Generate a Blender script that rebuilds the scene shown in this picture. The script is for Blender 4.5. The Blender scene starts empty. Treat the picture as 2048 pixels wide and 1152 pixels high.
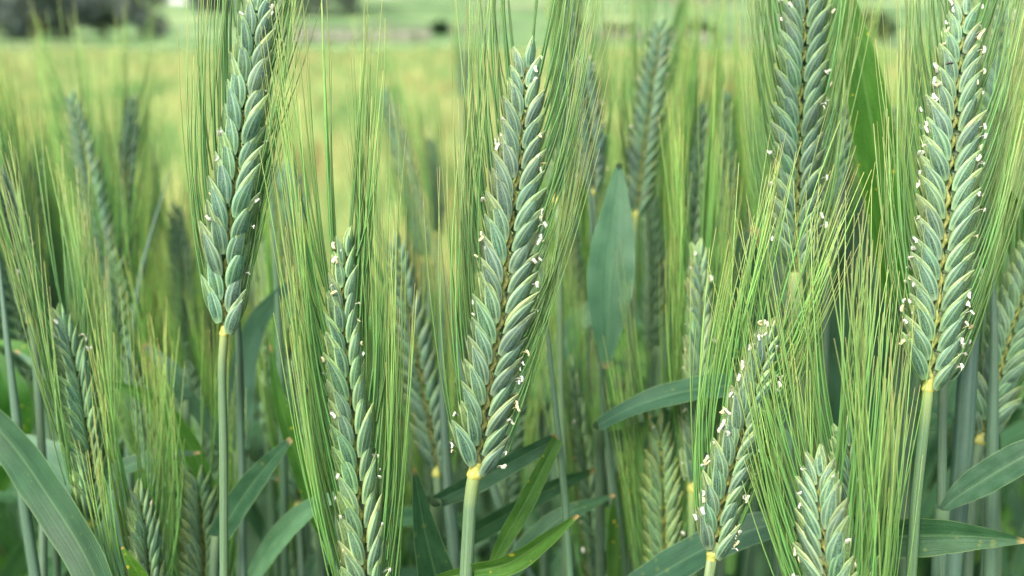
import bpy, math, random
import numpy as np
from mathutils import Vector, Matrix, noise
random.seed(7)
R = math.radians
sc = bpy.context.scene
COL = sc.collection

# ------------------------------------------------------------------ camera, sky, sun, exposure
W0, H0, FPX = 2048.0, 1152.0, 1773.0
PITCH = math.atan(516 / FPX)
CAM = Vector((0, 0, 1.0))
cd = bpy.data.cameras.new("camera")
cam = bpy.data.objects.new("camera", cd); COL.objects.link(cam)
cam.location = CAM
cam.rotation_euler = (R(90) - PITCH, 0, 0)
cd.sensor_width = 36; cd.lens = 36 * FPX / W0
cd.clip_start = 0.01; cd.clip_end = 1000
cd.dof.use_dof = True; cd.dof.focus_distance = 0.232; cd.dof.aperture_fstop = 9.0
sc.camera = cam
FW = Vector((0, math.cos(PITCH), -math.sin(PITCH)))
UP = Vector((0, math.sin(PITCH), math.cos(PITCH)))
RT = Vector((1, 0, 0))

w = bpy.data.worlds.new("World"); sc.world = w; w.use_nodes = True
nt = w.node_tree
bg = nt.nodes['Background']
sky = nt.nodes.new('ShaderNodeTexSky'); sky.sky_type = 'NISHITA'; sky.sun_disc = False
SUN_EL, SUN_AZ = 58, 215
sky.sun_elevation = R(SUN_EL); sky.sun_rotation = R(SUN_AZ)
sky.dust_density = 6; sky.ozone_density = 0.6; sky.air_density = 1.0
nt.links.new(sky.outputs[0], bg.inputs[0]); bg.inputs[1].default_value = 0.15
sl = bpy.data.lights.new("sun", 'SUN'); sl.energy = 1.1; sl.angle = R(22); sl.color = (1, .985, .95)
so = bpy.data.objects.new("sun", sl); COL.objects.link(so)
el, az = R(SUN_EL), R(SUN_AZ)
sdir = Vector((math.sin(az) * math.cos(el), math.cos(az) * math.cos(el), math.sin(el)))
so.rotation_euler = sdir.to_track_quat('Z', 'Y').to_euler(); so.location = (0, 0, 5)
sc.view_settings.view_transform = 'Standard'; sc.view_settings.look = 'None'
sc.view_settings.exposure = 1.35; sc.view_settings.gamma = 1
sc.cycles.max_bounces = 6; sc.cycles.transmission_bounces = 3; sc.cycles.diffuse_bounces = 4; sc.cycles.transparent_max_bounces = 4

def at(px, py, d):
    return CAM + d * (FW + RT * ((px - W0 / 2) / FPX) - UP * ((py - H0 / 2) / FPX))

# ------------------------------------------------------------------ materials
def srgb(r, g, b):
    f = lambda c: ((c / 255 + .055) / 1.055) ** 2.4 if c > 10 else c / 255 / 12.92
    return (f(r), f(g), f(b), 1)

class NT:
    def __init__(s, name):
        s.m = bpy.data.materials.new(name); s.m.use_nodes = True
        s.t = s.m.node_tree; s.t.nodes.clear()
        s.out = s.t.nodes.new('ShaderNodeOutputMaterial')
    def n(s, ty, **kw):
        x = s.t.nodes.new(ty)
        for k, v in kw.items(): setattr(x, k, v)
        return x
    def l(s, a, b): s.t.links.new(a, b)
    def attr(s, name):
        a = s.n('ShaderNodeAttribute'); a.attribute_name = name; return a.outputs['Fac']
    def math(s, op, a, b=None, c=None):
        x = s.n('ShaderNodeMath', operation=op)
        for i, v in enumerate((a, b, c)):
            if v is None: continue
            if isinstance(v, (int, float)): x.inputs[i].default_value = v
            else: s.l(v, x.inputs[i])
        return x.outputs[0]
    def ramp(s, fac, stops, interp='LINEAR'):
        r = s.n('ShaderNodeValToRGB'); s.l(fac, r.inputs[0]); cr = r.color_ramp; cr.interpolation = interp
        while len(cr.elements) < len(stops): cr.elements.new(.5)
        for e, (p, c) in zip(cr.elements, stops): e.position = p; e.color = c if len(c) == 4 else (*c, 1)
        return r.outputs[0]
    def mix(s, fac, a, b, mode='MIX'):
        x = s.n('ShaderNodeMix', data_type='RGBA', blend_type=mode)
        if isinstance(fac, (int, float)): x.inputs[0].default_value = fac
        else: s.l(fac, x.inputs[0])
        for v, i in ((a, 6), (b, 7)):
            if isinstance(v, tuple): x.inputs[i].default_value = v
            else: s.l(v, x.inputs[i])
        return x.outputs[2]
    def noise(s, scale, detail=2, vec=None, rough=.5):
        x = s.n('ShaderNodeTexNoise'); x.inputs['Scale'].default_value = scale
        x.inputs['Detail'].default_value = detail; x.inputs['Roughness'].default_value = rough
        if vec is None: vec = s.obj()
        s.l(vec, x.inputs['Vector']); return x.outputs['Fac']
    def obj(s): return s.n('ShaderNodeTexCoord').outputs['Object']
    def vec(s, x, y, z=0.0):
        c = s.n('ShaderNodeCombineXYZ')
        for i, v in enumerate((x, y, z)):
            if isinstance(v, (int, float)): c.inputs[i].default_value = v
            else: s.l(v, c.inputs[i])
        return c.outputs[0]
    def info(s): return s.n('ShaderNodeObjectInfo')
    def finish(s, col, rough=.5, trans=0.0, spec=.4, bump=None, bstr=.3, bdist=.0002, tcol=None):
        p = s.n('ShaderNodeBsdfPrincipled')
        s.l(col, p.inputs['Base Color'])
        p.inputs['Roughness'].default_value = rough; p.inputs['Specular IOR Level'].default_value = spec
        if bump is not None:
            b = s.n('ShaderNodeBump'); b.inputs['Strength'].default_value = bstr; b.inputs['Distance'].default_value = bdist
            s.l(bump, b.inputs['Height']); s.l(b.outputs[0], p.inputs['Normal'])
        sh = p.outputs[0]
        if trans > 0:
            t = s.n('ShaderNodeBsdfTranslucent'); s.l(s.mix(1.0, col, (1.25, 1.3, .85, 1), 'MULTIPLY'), t.inputs[0])
            m = s.n('ShaderNodeMixShader'); m.inputs[0].default_value = trans
            s.l(sh, m.inputs[1]); s.l(t.outputs[0], m.inputs[2]); sh = m.outputs[0]
        s.l(sh, s.out.inputs[0]); return s.m

def husk_material(name, body, dark, rim, belly, warm):
    t = NT(name)
    u, v = t.attr('lu'), t.attr('lv')
    info = t.info()
    rnd = info.outputs['Random']
    # nerves running the length of the husk
    nv = t.noise(1.0, 2, t.vec(t.math('MULTIPLY', v, 15.0), t.math('MULTIPLY', u, 1.6), t.math('MULTIPLY', rnd, 50.0)))
    fine = t.noise(3300, 3)
    spk = t.noise(9000, 1)
    big = t.noise(260, 2)
    st = t.math('ADD', t.math('MULTIPLY', nv, .62), t.math('MULTIPLY', fine, .38))
    c = t.ramp(st, [(.42, dark), (.50, body), (.58, belly)])
    c = t.mix(t.math('MULTIPLY', t.math('GREATER_THAN', spk, .60), .35), c, rim)
    c = t.mix(t.math('MULTIPLY', t.ramp(big, [(.5, (0, 0, 0)), (.68, (1, 1, 1))]), .35), c, warm)
    av = t.math('ABSOLUTE', v)
    edge = t.ramp(av, [(.72, (0, 0, 0)), (.82, (1, 1, 1))])
    c = t.mix(t.math('MULTIPLY', edge, .85), c, rim)
    keel = t.ramp(t.math('ABSOLUTE', t.math('ADD', v, .30)), [(.04, (1, 1, 1)), (.13, (0, 0, 0))])
    c = t.mix(t.math('MULTIPLY', keel, .6), c, rim)
    inner = t.ramp(t.math('MULTIPLY', v, -1.0), [(.30, (0, 0, 0)), (.42, (1, 1, 1))])
    c = t.mix(t.math('MULTIPLY', inner, .28), c, belly)
    endm = t.ramp(u, [(0, (1, 1, 1)), (.16, (0, 0, 0)), (.9, (0, 0, 0)), (1, (1, 1, 1))])
    c = t.mix(t.math('MULTIPLY', endm, .8), c, rim)
    hsv = t.n('ShaderNodeHueSaturation'); t.l(c, hsv.inputs['Color'])
    t.l(t.math('ADD', t.math('MULTIPLY', rnd, .35), .82), hsv.inputs['Value'])
    t.l(t.math('ADD', t.math('MULTIPLY', rnd, -.02), .51), hsv.inputs['Hue'])
    c = t.mix(1.0, hsv.outputs[0], info.outputs['Color'], 'MULTIPLY')
    return t.finish(c, .48, .10, .45, t.math('ADD', nv, t.math('MULTIPLY', fine, .5)), .5, .00025)

HUSK = husk_material('husk', srgb(60, 94, 78), srgb(22, 50, 37), srgb(150, 180, 134), srgb(98, 136, 108), srgb(84, 112, 56))
LEMMA = husk_material('lemma_husk', srgb(80, 108, 72), srgb(30, 56, 36), srgb(162, 186, 128), srgb(120, 146, 94), srgb(104, 126, 54))

t = NT('awn')
u = t.attr('lu'); inf = t.info()
rv = t.attr('lv')
c = t.ramp(u, [(0, srgb(104, 146, 84)), (.35, srgb(130, 168, 98)), (.75, srgb(168, 194, 122)), (.93, srgb(194, 196, 130)), (1, srgb(200, 190, 136))])
n_ = t.noise(420, 2)
c = t.mix(t.math('MULTIPLY', t.ramp(n_, [(.5, (0, 0, 0)), (.7, (1, 1, 1))]), .22), c, srgb(128, 126, 74))
h = t.n('ShaderNodeHueSaturation'); t.l(c, h.inputs['Color'])
t.l(t.math('ADD', t.math('MULTIPLY', rv, .65), .70), h.inputs['Value'])
t.l(t.math('ADD', t.math('MULTIPLY', rv, .03), .497), h.inputs['Hue'])
c = t.mix(1.0, h.outputs[0], inf.outputs['Color'], 'MULTIPLY')
AWN = t.finish(c, .42, .35, .4)

def stem_material(name, a, b, top):
    t = NT(name); u, v = t.attr('lu'), t.attr('lv'); inf = t.info()
    nn = t.noise(1.0, 2, t.vec(t.math('MULTIPLY', v, 14.0), t.math('MULTIPLY', u, 6.0), t.math('MULTIPLY', inf.outputs['Random'], 40)))
    nn2 = t.noise(1.0, 3, t.vec(t.math('MULTIPLY', v, 3.0), t.math('MULTIPLY', u, 30.0), 3))
    c = t.ramp(t.math('ADD', t.math('MULTIPLY', nn, .7), t.math('MULTIPLY', nn2, .3)), [(.38, a), (.62, b)])
    c = t.mix(t.ramp(u, [(0, (.9, .9, .9)), (.005, (.5, .5, .5)), (.014, (0, 0, 0))]), c, top)
    fine = t.noise(2500, 2)
    c = t.mix(t.math('MULTIPLY', fine, .18), c, srgb(180, 200, 170))
    c = t.mix(1.0, c, inf.outputs['Color'], 'MULTIPLY')
    return t.finish(c, .42, .08, .45, nn, .4, .0003)
STEM = stem_material('stem', srgb(62, 100, 70), srgb(108, 138, 90), srgb(150, 168, 90))
STEMB = stem_material('stem_glaucous', srgb(48, 82, 58), srgb(88, 120, 90), srgb(104, 134, 90))

def leaf_material(name, a, b, spots):
    t = NT(name); u, v = t.attr('lu'), t.attr('lv'); inf = t.info(); rnd = t.math('MULTIPLY', inf.outputs['Random'], 60)
    veins = t.noise(1.0, 1, t.vec(t.math('MULTIPLY', v, 24.0), t.math('MULTIPLY', u, 1.5), rnd))
    broad = t.noise(1.0, 3, t.vec(t.math('MULTIPLY', v, 1.5), t.math('MULTIPLY', u, 7.0), rnd))
    fine = t.noise(2600, 3)
    f = t.math('ADD', t.math('MULTIPLY', veins, .35), t.math('ADD', t.math('MULTIPLY', broad, .4), t.math('MULTIPLY', fine, .25)))
    c = t.ramp(f, [(.38, a), (.62, b)])
    av = t.math('ABSOLUTE', v)
    c = t.mix(t.math('MULTIPLY', t.ramp(av, [(.03, (1, 1, 1)), (.08, (0, 0, 0))]), .22), c, srgb(140, 170, 122))
    c = t.mix(t.math('MULTIPLY', t.ramp(av, [(.93, (0, 0, 0)), (.985, (1, 1, 1))]), .35), c, srgb(160, 182, 120))
    tip = t.ramp(u, [(.955, (0, 0, 0)), (.985, (1, 1, 1))])
    c = t.mix(t.math('MULTIPLY', tip, .85), c, srgb(178, 150, 104))
    vo = t.n('ShaderNodeTexVoronoi'); vo.inputs['Scale'].default_value = 260; t.l(t.obj(), vo.inputs['Vector'])
    sp = t.ramp(t.math('ADD', vo.outputs['Distance'], t.math('MULTIPLY', t.noise(70, 2), .55)), [(.33, (1, 1, 1)), (.42, (0, 0, 0))])
    c = t.mix(t.math('MULTIPLY', sp, spots), c, srgb(190, 180, 60))
    c = t.mix(1.0, c, inf.outputs['Color'], 'MULTIPLY')
    return t.finish(c, .5, .30, .35, t.math('ADD', veins, t.math('MULTIPLY', fine, .3)), .35, .0004)
LEAF = leaf_material('leaf', srgb(40, 78, 50), srgb(68, 106, 76), .12)
LEAFG = leaf_material('leaf_bright', srgb(50, 96, 32), srgb(86, 130, 54), .75)
LEAFP = leaf_material('leaf_pale', srgb(78, 118, 88), srgb(112, 148, 116), .1)

t = NT('anther')
c = t.ramp(t.noise(1500, 2), [(.3, srgb(232, 232, 208)), (.7, srgb(250, 250, 244))])
c = t.mix(1.0, c, t.info().outputs['Color'], 'MULTIPLY')
ANTHER = t.finish(c, .6, .1, .2)
t = NT('rachis')
c = t.ramp(t.noise(900, 3), [(.35, srgb(112, 124, 62)), (.65, srgb(168, 170, 98))])
c = t.mix(1.0, c, t.info().outputs['Color'], 'MULTIPLY')
RACHIS = t.finish(c, .6, .05, .3, t.noise(2500, 2), .4, .0003)
t = NT('collar')
c = t.ramp(t.noise(700, 3), [(.35, srgb(160, 168, 76)), (.65, srgb(200, 200, 112))])
COLLAR = t.finish(c, .5, .1, .4)
t = NT('insect'); c = t.ramp(t.noise(3000, 2), [(.3, srgb(16, 14, 12)), (.7, srgb(50, 44, 40))]); INSECT = t.finish(c, .3, 0, .5)

t = NT('soil')
c = t.ramp(t.noise(14, 6, None, .7), [(.3, srgb(50, 44, 28)), (.5, srgb(62, 74, 36)), (.7, srgb(98, 104, 56))])
SOIL = t.finish(c, .9, 0, .1, t.noise(40, 5), .6, .02)

# far crop: position noise picks yellow, green or brownish patches, lu = height on the stalk
t = NT('ripening_crop')
pos = t.obj()
mp = t.n('ShaderNodeMapping'); t.l(pos, mp.inputs[0]); mp.inputs['Scale'].default_value = (1.6, .55, .0)
p1 = t.noise(.9, 4, mp.outputs[0], .6)
p2 = t.noise(5.0, 3, mp.outputs[0], .6)
f = t.math('ADD', t.math('MULTIPLY', p1, .55), t.math('MULTIPLY', p2, .45)); f = t.math('ADD', t.math('MULTIPLY', t.math('SUBTRACT', f, .5), 1.5), .5)
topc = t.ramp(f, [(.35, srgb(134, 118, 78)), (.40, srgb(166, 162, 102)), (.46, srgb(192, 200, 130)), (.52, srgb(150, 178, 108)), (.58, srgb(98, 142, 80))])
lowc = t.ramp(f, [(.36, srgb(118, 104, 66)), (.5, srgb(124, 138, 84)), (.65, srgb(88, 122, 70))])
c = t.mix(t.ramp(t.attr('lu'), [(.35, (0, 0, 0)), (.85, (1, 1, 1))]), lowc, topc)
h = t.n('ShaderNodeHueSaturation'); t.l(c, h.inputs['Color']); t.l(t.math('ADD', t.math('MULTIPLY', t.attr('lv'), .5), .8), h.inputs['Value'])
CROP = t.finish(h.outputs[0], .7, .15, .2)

t = NT('hill_grass')
pos = t.obj(); mp = t.n('ShaderNodeMapping'); t.l(pos, mp.inputs[0]); mp.inputs['Scale'].default_value = (.35, 1.0, 1)
p1 = t.noise(.3, 4, mp.outputs[0], .55); p2 = t.noise(1.3, 4, None, .65)
c = t.ramp(p1, [(.38, srgb(104, 104, 86)), (.44, srgb(74, 106, 66)), (.50, srgb(122, 150, 98)), (.55, srgb(76, 112, 68)), (.62, srgb(142, 160, 112))])
c = t.mix(t.math('MULTIPLY', p2, .35), c, srgb(78, 104, 60))
HILL = t.finish(c, .9, 0, .1, p2, .5, .2)
def simple_mat(name, a, b, sc_, rough=.8, trans=0, bump=None):
    t = NT(name); n_ = t.noise(sc_, 4); c = t.ramp(n_, [(.35, a), (.65, b)])
    return t.finish(c, rough, trans, .2, n_ if bump else None, .5, bump or .01)
OLIVE = simple_mat('grey_foliage', srgb(74, 90, 82), srgb(130, 144, 136), 1.2, .7, .15)
BUSHM = simple_mat('bush_foliage', srgb(40, 66, 42), srgb(62, 92, 58), 3, .7, .15)
BARK = simple_mat('bark', srgb(70, 62, 52), srgb(104, 96, 84), 14, .9, 0, .02)
STONE = simple_mat('stone', srgb(120, 122, 104), srgb(168, 168, 150), 5, .9, 0, .03)
PALE = simple_mat('pale_rock', srgb(180, 184, 176), srgb(220, 222, 216), 2, .8, 0, .03)

# ------------------------------------------------------------------ mesh helpers
def catmull(P, n):
    """n+1 points along a Catmull-Rom curve; P may be Vectors or tuples of any length"""
    P = [np.array(p, float) for p in P]
    if len(P) == 1: return [P[0]] * (n + 1)
    Q = [2 * P[0] - P[1]] + P + [2 * P[-1] - P[-2]]
    L = [0]
    for a, b in zip(P, P[1:]): L.append(L[-1] + max(1e-9, np.linalg.norm(b - a)))
    out = []
    for k in range(n + 1):
        s = L[-1] * k / n; i = 0
        while i < len(P) - 2 and s > L[i + 1]: i += 1
        x = (s - L[i]) / (L[i + 1] - L[i])
        a, b, c, d = Q[i], Q[i + 1], Q[i + 2], Q[i + 3]
        out.append(.5 * (2 * b + (c - a) * x + (2 * a - 5 * b + 4 * c - d) * x * x + (3 * b - a - 3 * c + d) * x ** 3))
    return out

def unit(v):
    l = math.sqrt(v[0] * v[0] + v[1] * v[1] + v[2] * v[2]); return v / l if l > 1e-12 else v
def cross(a, b): return np.array((a[1] * b[2] - a[2] * b[1], a[2] * b[0] - a[0] * b[2], a[0] * b[1] - a[1] * b[0]))
def rotv(v, ax, a):
    c, s = math.cos(a), math.sin(a); return v * c + cross(ax, v) * s + ax * (ax.dot(v)) * (1 - c)

def put(name, me, parent=None, color=None):
    o = bpy.data.objects.new(name, me); COL.objects.link(o)
    if parent is not None: o.parent = parent
    if color is not None: o.color = (*color[:3], 1)
    return o

class MB:
    def __init__(s): s.v = []; s.f = []; s.lu = []; s.lv = []; s.n = 0
    def grid(s, V, U, VV, m, closed):
        """V: list of rows x m points"""
        rows = len(V) // m; b = s.n
        s.v.extend(V); s.lu.extend(U); s.lv.extend(VV); s.n += len(V)
        mm = m if closed else m - 1
        for i in range(rows - 1):
            for j in range(mm):
                j2 = (j + 1) % m
                s.f.append((b + i * m + j, b + i * m + j2, b + (i + 1) * m + j2, b + (i + 1) * m + j))
    def cap(s, m, first=None):
        pass
    def tube(s, pts, rad, m=8, u0=0, u1=1, vval=None, ref=None, ends=False):
        n = len(pts); V = []; U = []; VV = []
        ref = np.array((0.123, -1, 0.05)) if ref is None else ref
        for i in range(n):
            T = unit(pts[min(i + 1, n - 1)] - pts[max(i - 1, 0)])
            A = unit(cross(T, ref)); B = cross(A, T)
            r = rad[i] if hasattr(rad, '__len__') else rad
            for j in range(m):
                th = 2 * math.pi * j / m
                V.append(pts[i] + A * (r * math.cos(th)) + B * (r * math.sin(th)))
                U.append(u0 + (u1 - u0) * i / (n - 1)); VV.append(math.cos(th) if vval is None else vval)
        b = s.n
        s.grid(V, U, VV, m, True)
        if ends:
            s.f.append(tuple(range(b, b + m))); s.f.append(tuple(range(b + (n - 1) * m, b + n * m)))
    def boat(s, base, d, nrm, side, L, Wd, D, n=12, m=12, tipc=.0, vs=1):
        V = []; U = []; VV = []
        for i in range(n + 1):
            x = i / n; x = x ** .9
            if x < .40: wp = math.sqrt(max(0, 1 - (1 - (x + .06) / .46) ** 2))
            else: wp = 1 - ((x - .40) / .60) ** 1.55
            wp = max(wp, .03)
            cen = base + d * (L * x) + nrm * (D * .55 * math.sin(math.pi * min(1, x * 1.05))) - side * (Wd * .22 * math.sin(math.pi * x)) + side * (Wd * tipc * x * x)
            for j in range(m):
                th = 2 * math.pi * j / m; cx, sy = math.cos(th), math.sin(th)
                dep = (D * sy ** .8 if sy > 0 else .3 * D * sy) * wp
                if sy > 0: dep += D * .22 * wp * math.exp(-((cx + .30) / .16) ** 2)
                V.append(cen + side * (cx * Wd * wp) + nrm * dep); U.append(x); VV.append(cx * vs)
        s.grid(V, U, VV, m, True)
    def ribbon(s, pts, wid, nrms, fold=.15, m=7, wave=0.0, seed=0, curl=0.0):
        n = len(pts); V = []; U = []; VV = []
        for i in range(n):
            T = unit(pts[min(i + 1, n - 1)] - pts[max(i - 1, 0)])
            N = nrms[i]; N = unit(N - T * N.dot(T)); S = cross(T, N); hw = wid[i] / 2
            for j in range(m):
                v = -1 + 2 * j / (m - 1)
                off = -fold * hw * (1 - abs(v)) + curl * hw * v * v
                off += wave * hw * math.sin(i * .9 + seed + (1.7 if v > 0 else 0)) * v * v
                V.append(pts[i] + S * (v * hw) + N * off); U.append(i / (n - 1)); VV.append(v)
        s.grid(V, U, VV, m, False)
    def build(s, name, mat, parent=None, origin=None, color=None, smooth=True):
        me = bpy.data.meshes.new(name)
        V = np.array(s.v, dtype=np.float64)
        if origin is not None: V = V - np.array(origin)
        me.from_pydata(V.tolist(), [], s.f)
        for nm, arr in (('lu', s.lu), ('lv', s.lv)):
            a = me.attributes.new(nm, 'FLOAT', 'POINT'); a.data.foreach_set('value', np.array(arr, dtype=np.float32))
        if smooth: me.polygons.foreach_set('use_smooth', [True] * len(me.polygons))
        me.materials.append(mat)
        return put(name, me, parent, color)

def np_mesh(name, V, F, mat, lu=None, lv=None, parent=None, smooth=False):
    """V (n,3) array, F (k,3|4) array"""
    me = bpy.data.meshes.new(name); k = F.shape[1]
    me.vertices.add(len(V)); me.vertices.foreach_set('co', V.astype(np.float32).ravel())
    me.loops.add(F.size); me.loops.foreach_set('vertex_index', F.astype(np.int32).ravel())
    me.polygons.add(len(F)); me.polygons.foreach_set('loop_start', np.arange(0, F.size, k, dtype=np.int32))
    me.polygons.foreach_set('loop_total', np.full(len(F), k, dtype=np.int32))
    me.update(calc_edges=True)
    for nm, arr in (('lu', lu), ('lv', lv)):
        if arr is not None:
            a = me.attributes.new(nm, 'FLOAT', 'POINT'); a.data.foreach_set('value', arr.astype(np.float32))
    if smooth: me.polygons.foreach_set('use_smooth', [True] * len(F))
    me.materials.append(mat)
    return put(name, me, parent)

def tag(o, label=None, cat=None, group=None, kind=None):
    if label: o['label'] = label
    if cat: o['category'] = cat
    if group: o['group'] = group
    if kind: o['kind'] = kind
    return o

def thing(name, label, cat, loc, group=None):
    o = bpy.data.objects.new(name, None); COL.objects.link(o); o.location = loc
    o.empty_display_size = .02
    return tag(o, label, cat, group)

# ------------------------------------------------------------------ wheat ear
def awn_curve(start, d0, dend, L, n=9, wob=.03):
    p = start.copy(); pts = [p.copy()]; d = d0.copy()
    w = np.array([random.gauss(0, wob) for _ in range(3)])
    for i in range(n):
        s = (i + .5) / n; k = 1 - (1 - s) ** 2.2
        d = unit(d0 * (1 - k) + dend * k + w * math.sin(3.0 * s))
        p = p + d * (L / n); pts.append(p.copy())
    return pts

def ear(plant, O, P, n_side, L=.0115, Wd=.0026, tilt=24, roll=0, twist=0, awnL=.055, awn_r=.00027, spread=.10, front=0, nscale=1.1,
        hires=True, hue=(1, 1, 1), awnhue=(1, 1, 1), n_anther=0, extra=0, view=True, seedside=1, tmin=0.0, lean=None, parts=True):
    """P: world points from base to tip. plant: the Empty, O: its location. parts=False: the whole ear as one mesh, the awns as another"""
    n_side = round(n_side * nscale); L *= .89; Wd *= .86; awn_r *= .92; spread *= .6; N = n_side * 2
    n_anther = int(n_anther * 1.4)
    C = catmull([tuple(p) for p in P], N)
    On = np.array(O); cam_ = np.array(CAM)
    one = MB(); onea = MB()
    rb = MB(); rb.tube([C[i] + unit(cross(unit(C[min(i + 1, N)] - C[max(i - 1, 0)]), unit(cam_ - C[i]) if view else np.array((0., -1., 0.)))) * Wd * .28 * (1 if i % 2 else -1) * seedside * (0 < i < N) for i in range(N + 1)], [Wd * .46 * (1 - .45 * i / N) * (1 + .16 * (i % 2)) for i in range(N + 1)], 8)
    if parts: rb.build('rachis', RACHIS, plant, On, hue)
    edge_pts = []; awn_count = 0; ex = MB(); nb = (12, 12) if hires else (6, 7)
    dirv = unit(C[-1] - C[0])
    for i in range(N + 1):
        t_ = i / N; last = i == N
        T = unit(C[min(i + 1, N)] - C[max(i - 1, 0)])
        V = unit(cam_ - C[i]) if view else np.array((0., -1., 0.))
        S = unit(cross(T, V)); F = cross(S, T)
        a = R(roll + twist * (t_ - .5) + random.gauss(0, 3)); S = rotv(S, T, a); F = rotv(F, T, a)
        s = 1 if i % 2 == 0 else -1
        s *= seedside
        So = S * s
        k = (.93 + .07 * math.sin(min(1, t_ / .25) * math.pi / 2)) * (1 - .38 * max(0, (t_ - .62) / .38) ** 1.3) * random.uniform(.93, 1.06)
        tl = R(tilt * (1 - .45 * t_ ** 2.5) * (0 if last else 1) + random.gauss(0, 2.0))
        Ls, Ws = L * k, Wd * k
        sp = MB() if parts else one
        base = C[i]
        if t_ > .84: lite = 1 + 1.2 * (t_ - .84) / .16 * .3
        else: lite = 1
        subs = []
        for fs in (1, -1):
            # lemma behind the glume, carries the awn
            tm = tl * 1.12 + R(2)
            d = unit(T * math.cos(tm) + So * math.sin(tm) + F * fs * .05)
            nrm = unit(F * fs * .85 + So * .5); sd = unit(cross(d, nrm)); sd = sd * (1 if sd.dot(So) > 0 else -1)
            b = base + F * fs * Ws * .12 + T * Ls * .12 + So * Ws * .95
            sp.boat(b, d, nrm, sd, Ls * 1.12, Ws * 1.18, Ws * .46, *nb)
            tip = b + d * Ls * 1.13
            subs.append(('awn', tip, d, fs))
            # outer glume
            tg = tl + R(random.gauss(0, 1.5))
            d = unit(T * math.cos(tg) + So * math.sin(tg) + F * fs * .02)
            nrm = unit(F * fs + So * random.gauss(.30, .12)); sd = unit(cross(d, nrm)); sd = sd * (1 if sd.dot(So) > 0 else -1)
            b = base + F * fs * Ws * .80 + So * Ws * .72  - T * Ls * .04
            subs.append(('glume', b, d, nrm, sd))
        d = unit(T * math.cos(tl * 1.3) + So * math.sin(tl * 1.3)); sd = unit(cross(d, So)); sd = unit(F - d * F.dot(d))
        b = base + T * Ls * .2 + So * Ws * 1.3
        sp.boat(b, d, unit(cross(sd, d)) * (1 if cross(sd, d).dot(So) > 0 else -1), sd, Ls * 1.0, Ws * .7, Ws * .45, *nb)
        subs.append(('awn', b + d * Ls * .97, d, 0))
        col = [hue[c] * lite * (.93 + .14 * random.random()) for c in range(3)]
        so_ = sp.build('spikelet', LEMMA, plant, On, col) if parts else None
        for sb in subs:
            if sb[0] == 'glume':
                g = MB() if parts else one
                g.boat(sb[1], sb[2], sb[3], sb[4], Ls * random.uniform(.96, 1.1), Ws * random.uniform(.95, 1.12), Ws * random.uniform(.30, .44), *nb, tipc=.1)
                if parts: g.build('glume', HUSK, so_, On, col)
            else:
                tip, d0, fs = sb[1:]
                if random.random() < .12: continue
                la = awnL * random.uniform(.72, 1.12) * (1 - .08 * t_)
                dend = unit(dirv * .6 + T * .4 + So * (spread * random.uniform(-.25, 1.6)) + F * fs * random.uniform(-.02, .05) + F * random.gauss(0, .04) + F * (random.uniform(.03, .14) if random.random() < front else 0) + (lean if lean is not None else 0))
                pts = awn_curve(tip - d0 * L * .05, unit(d0 + T * .9), dend, la, 9 if hires else 6)
                n_ = len(pts)
                rr = [awn_r * (1 - .72 * (q / (n_ - 1)) ** 1.2) for q in range(n_)]
                single = parts and awn_count < 100
                mb = MB() if single else (ex if parts else onea)
                mb.tube(pts, rr, 4 if hires else 3, vval=random.random())
                if single: mb.build('awn', AWN, so_, On, awnhue)
                awn_count += 1
        edge_pts.append((tip, So, F, T, Ls))
    # fine extra awns from the far rows
    for _ in range(extra):
        q = random.choice(edge_pts[:-1]); tip, So, F, T, Ls = q
        d0 = unit(T + So * .3 + F * random.uniform(-.25, .25))
        dend = unit(dirv * .6 + T * .4 + So * (spread * random.uniform(-.2, 1.7)) + F * random.gauss(0, .06))
        pts = awn_curve(tip - T * Ls * .4 + F * random.uniform(-1, 1) * Wd, d0, dend, awnL * random.uniform(.6, 1.1), 8)
        ex.tube(pts, [awn_r * .9 * (1 - .7 * i / 8) for i in range(9)], 3, vval=random.random())
    if parts and ex.n: tag(ex.build('awn', AWN, plant, On, awnhue), kind='stuff')
    if not parts:
        one.build('ear', HUSK, plant, On, hue); tag(onea.build('awn', AWN, plant, On, awnhue), kind='stuff')
    for _ in range(n_anther):
        tip, So, F, T, Ls = random.choice(edge_pts[:-1])
        p = tip - T * Ls * random.uniform(.05, .8) + F * Wd * random.uniform(.2, 1.3) + So * Wd * random.uniform(-.9, .15)
        anther(plant, O, p, root=p - So * Wd * .8 - F * Wd * .6 - T * .0006)

def anther(plant, O, p, ln=None, dr=None, root=None):
    ln = ln or random.uniform(.0010, .0022); r = ln * random.uniform(.08, .125)
    d = unit(np.array((random.gauss(0, .5), random.gauss(0, .4), random.choice((-1, 1)) * 1.0))) if dr is None else dr
    bend = np.array((random.gauss(0, .14), 0, 0))
    mb = MB()
    off = unit(cross(d, np.array((0, 1., .1)))) * r * .75
    for sg in (1, -1):
        pts = []; rad = []
        for i in range(7):
            x = i / 6; pts.append(p + d * ln * (x - .5) + bend * ln * math.sin(math.pi * x) + off * sg * (1 + .4 * abs(x - .5))); rad.append(r * math.sqrt(max(.08, 1 - (2 * x - 1) ** 4)))
        mb.tube(pts, rad, 6, ends=True)
    if root is not None: mb.tube(catmull([tuple(root), tuple((root + p) / 2 + np.array((0, 0, .0004))), tuple(p)], 4), .00005, 4)
    mb.build('anther', ANTHER, plant, np.array(O), random.choice(((1, 1, 1), (1, 1, 1), (1, 1, 1), (1, 1, 1), (1, .98, .85), (1, .9, .6))))

def wpts(P): return [at(*p) for p in P]

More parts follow.
